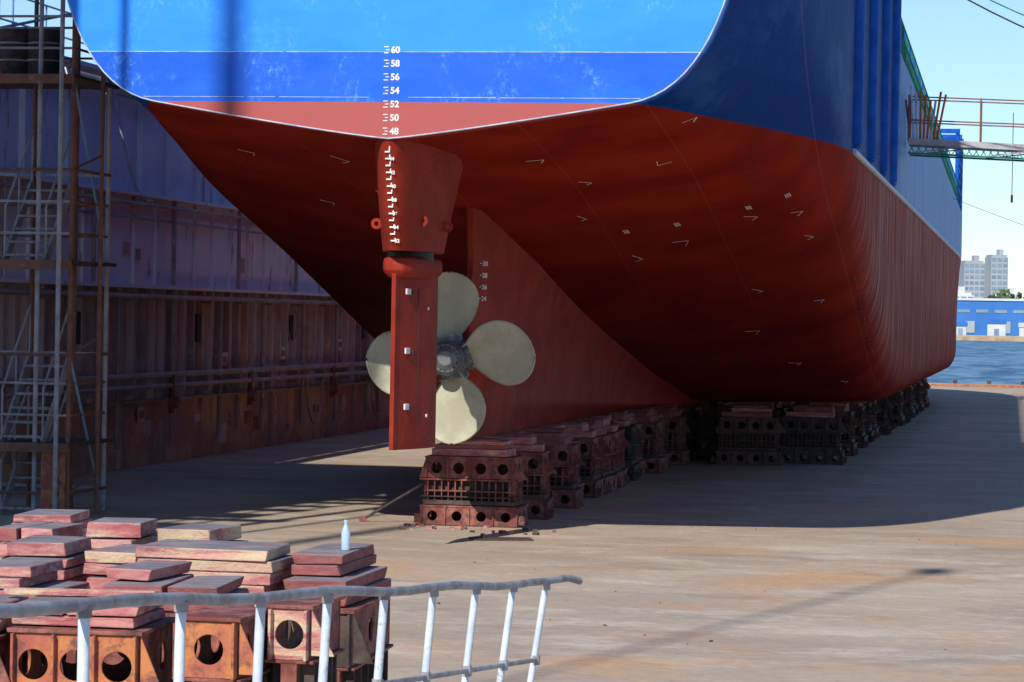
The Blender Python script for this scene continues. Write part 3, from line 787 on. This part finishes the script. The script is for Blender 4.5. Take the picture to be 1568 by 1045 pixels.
# ---------------- invented cranes & building, added out of view to cast shadows ----------------
cr=MB()
cr.box((-11.3,-40,31),(.32,.32,62.6),SCAFB); cr.box((-11.3,-40,1),(5,5,1.6),SCAFB); cr.beam((-11.3,-40,62),(-40,-44,64),.8,.8,SCAFB)
cr.box((-12.8,-40,59),(2.4,3,2.4),SCAFB); cr.build('shadow_crane_mast')  # unseen mast added for the soft stripe of shadow on the transom
cr=MB()
cr.box((-8,-67.6,14),(2,2,29),SCAFB); cr.box((-8,-67.6,1),(7,7,2),SCAFB)
cr.beam((-8,-67.6,29.5),(-1,-40,29.7),.09,.09,SCAFB); cr.box((-.9,-39.6,29.6),(.45,.55,.4),ORANGE); cr.build('shadow_crane_boom')  # unseen boom added for the thin shadow across the dock floor
wk=MB(); wk.box((-15.7,-13,12.7),(11.2,6,26),CONC); wk.box((-15.7,-13,25.9),(11.6,6.4,.4),DSTEEL)  # unseen block added to shade the ground on the left
for r in range(7):
    for c in range(5):
        wk.box((-19.7+c*2.0,-9.98,2.2+r*3.4),(1.2,.06,1.6),BLACK); wk.box((-19.7+c*2.0,-16.02,2.2+r*3.4),(1.2,.06,1.6),BLACK)
for r in range(7): wk.box((-10.07,-13,2.2+r*3.4),(.06,2,1.6),BLACK)
for x in(-9.6,-8.3,-7.4):
    for y in(-15,-11.5): wk.cyl((x,y,GZ),(x,y,24),.07,SCAF,6)
z=3.0
while z<24:
    hgt=random.choice([.25,.35,.5,.8])
    a_=random.uniform(-10.1,-9.6); e_=random.uniform(-8.6,-7.3)
    wk.box(((a_+e_)/2,-12,z),(e_-a_,.2,hgt),DSTEEL); z+=hgt+random.choice([.45,.6,.8])  # uneven boards added to break the sunlight into patches
wk.build('shade_building')

# ---------------- ground, water, far shore ----------------
g=MB(); g.add([(-500,-300,GZ),(500,-300,GZ),(500,133,GZ),(-500,133,GZ)],[(0,1,2,3)],GROUND); g.build('ground')
q=MB(); q.box((0,134,-1.15),(1000,2,1.96),CONC)
for i in range(-30,60):
    if i%2: q.box((i*1.0,133.4,-.05),(.25,.3,.18),DSTEEL)
q.box((0,132.6,-.24),(400,.4,.09),STEELO); q.build('quay_edge')
w=MB(); w.add([(-3000,135,-1.5),(3000,135,-1.5),(3000,930,-1.5),(-3000,930,-1.5)],[(0,1,2,3)],WATER); w.build('water')
LAND=pmat('far_land',(.20,.19,.13),(.12,.15,.07),scale=.02,rough=.9)
fl=MB(); fl.add([(-9000,930,.2),(9000,930,.2),(9000,12000,.2),(-9000,12000,.2)],[(0,1,2,3)],LAND); fl.box((0,929,-.7),(6000,2,1.7),CONC); fl.build('far_bank')
WB=pmat('warehouse_blue',(.03,.15,.45),(.04,.19,.52),scale=.1,rough=.5,bump=.05)
WW=pmat('warehouse_white',(.58,.61,.63),(.48,.51,.55),scale=.1,rough=.6,bump=.05)
GLASS=pmat('bluish_glass',(.16,.24,.32),(.24,.33,.42),scale=.2,rough=.3,bump=.02)
BG=pmat('apartment_wall',(.36,.40,.44),(.30,.35,.39),scale=.05,rough=.8,bump=.05)
wh=MB(); wh.box((15,985,6.2),(110,50,12),WB); wh.box((15,985,12.4),(111,51,.8),WW)
for i in range(18): wh.box((-38+i*6.2,959.9,8.4),(4.2,.2,1.0),GLASS)
for i in range(9): wh.box((-35+i*12,959.8,3),(3.0,.2,4),BG)
wh.build('blue_warehouse')
for (x,y,hh,ww) in((-2,948,4,6),(8,946,3,5),(17,950,5,6),(-14,950,3,4)):
    b=MB(); b.box((0,0,hh/2),(ww,6,hh),WW); b.add([(-ww/2-.3,-3.3,hh),(ww/2+.3,-3.3,hh),(ww/2+.3,3.3,hh),(-ww/2-.3,3.3,hh),(-ww/2-.3,0,hh+1.5),(ww/2+.3,0,hh+1.5)],[(0,1,5,4),(2,3,4,5),(0,4,3),(1,2,5)],WB if x<0 else WW)
    b.box((0,-3.05,1.2),(1.6,.1,2.2),GLASS); b.build('quayside_shed',loc=(x,y,.2))
def tower(name,x,y,w_,d_,hh,fl_,mw,cols,rz=0):
    b=MB(); b.box((0,0,hh/2),(w_,d_,hh),mw); b.box((0,0,hh+.6),(w_*.9,d_*.9,1.2),mw); b.box((w_*.2,0,hh+2.5),(w_*.25,d_*.4,3),mw)
    for r in range(fl_):
        for c in range(cols):
            z=hh*(r+.55)/fl_; xx=-w_/2+w_*(c+.5)/cols
            b.box((xx,-d_/2-.05,z),(w_/cols*.72,.2,hh/fl_*.55),GLASS)
            if c<4: b.box((w_/2+.05,-d_/2+d_*(c+.5)/4,z),(.2,d_/4*.6,hh/fl_*.5),GLASS)
    b.build(name,loc=(x,y,.2),rz=rz)
tower('apartment_building',-22,1500,11,12,36,12,BG,4,.3); tower('apartment_building',-9,1490,9,12,39,13,BG,3,.3)
tower('white_office_building',-28,1300,22,14,17,5,WW,7,.1); tower('white_office_building',-3,1320,12,14,17,5,WW,5,.2)
tower('white_office_building',45,1400,30,14,22,6,BG,9); tower('white_office_building',-75,1400,40,14,28,8,BG,9)
LEAF=pmat('distant_foliage',(.05,.09,.03),(.09,.13,.045),scale=.3,rough=.9)
tr=MB()
for i in range(60):
    x=random.uniform(-50,60); y=random.uniform(1100,1230)
    tr.cyl((x,y,.2),(x,y,6),.5,DSTEEL,5)
    hh=random.uniform(12,19) if x>-8 else random.uniform(9,14)
    for k in range(80):
        a=random.random()*6.28; rr=random.random()**.5*5; zz=hh*random.uniform(.35,1); sc_=random.uniform(.7,1.7); rr*=math.sin(math.pi*min(.95,(zz/hh)))**.5+.2
        c=Vector((x+rr*math.cos(a),y+rr*math.sin(a),zz)); u=Vector((random.uniform(-1,1),random.uniform(-1,1),random.uniform(-1,1)))*sc_; v=Vector((random.uniform(-1,1),random.uniform(-1,1),random.uniform(-1,1)))*sc_
        tr.add([c-u,c+v,c+u,c-v],[(0,1,2,3)],LEAF)
tr.build('distant_trees')

# ---------------- world, sun, camera ----------------
sd=Vector((-.30,-1.35,1)).normalized()
wd=bpy.data.worlds.new('World'); scene.world=wd; wd.use_nodes=True
n=wd.node_tree.nodes;l=wd.node_tree.links
sk_=n.new('ShaderNodeTexSky'); sk_.sky_type='NISHITA'; sk_.sun_disc=False
sk_.sun_elevation=math.asin(sd.z); sk_.sun_rotation=math.radians(192.5); sk_.dust_density=.0; sk_.air_density=1.0; sk_.ozone_density=4.0
tint=mixc(n,l,1.0,sk_.outputs[0],(.90,1.0,1.14),'MULTIPLY')
l.new(tint,n['Background'].inputs[0]); n['Background'].inputs[1].default_value=.115
su=bpy.data.lights.new('sun','SUN'); su.energy=5.0; su.angle=math.radians(.5); su.color=(1,.94,.85)
so=bpy.data.objects.new('sun',su); col.objects.link(so); so.rotation_euler=sd.to_track_quat('Z','Y').to_euler(); so.location=(0,0,60)
cam=bpy.data.cameras.new('camera'); co=bpy.data.objects.new('camera',cam); col.objects.link(co)
cam.sensor_width=36; cam.lens=102.4; cam.clip_end=20000; cam.clip_start=.1
Rm=Matrix.Rotation(math.radians(10.1),4,'Z')@Matrix.Rotation(math.radians(90-.456),4,'X')@Matrix.Rotation(math.radians(1.03),4,'Z')
co.matrix_world=Matrix.Translation((9.4,-42,3.28))@Rm
scene.camera=co
scene.view_settings.view_transform='Standard'; scene.view_settings.look='None'; scene.view_settings.exposure=0
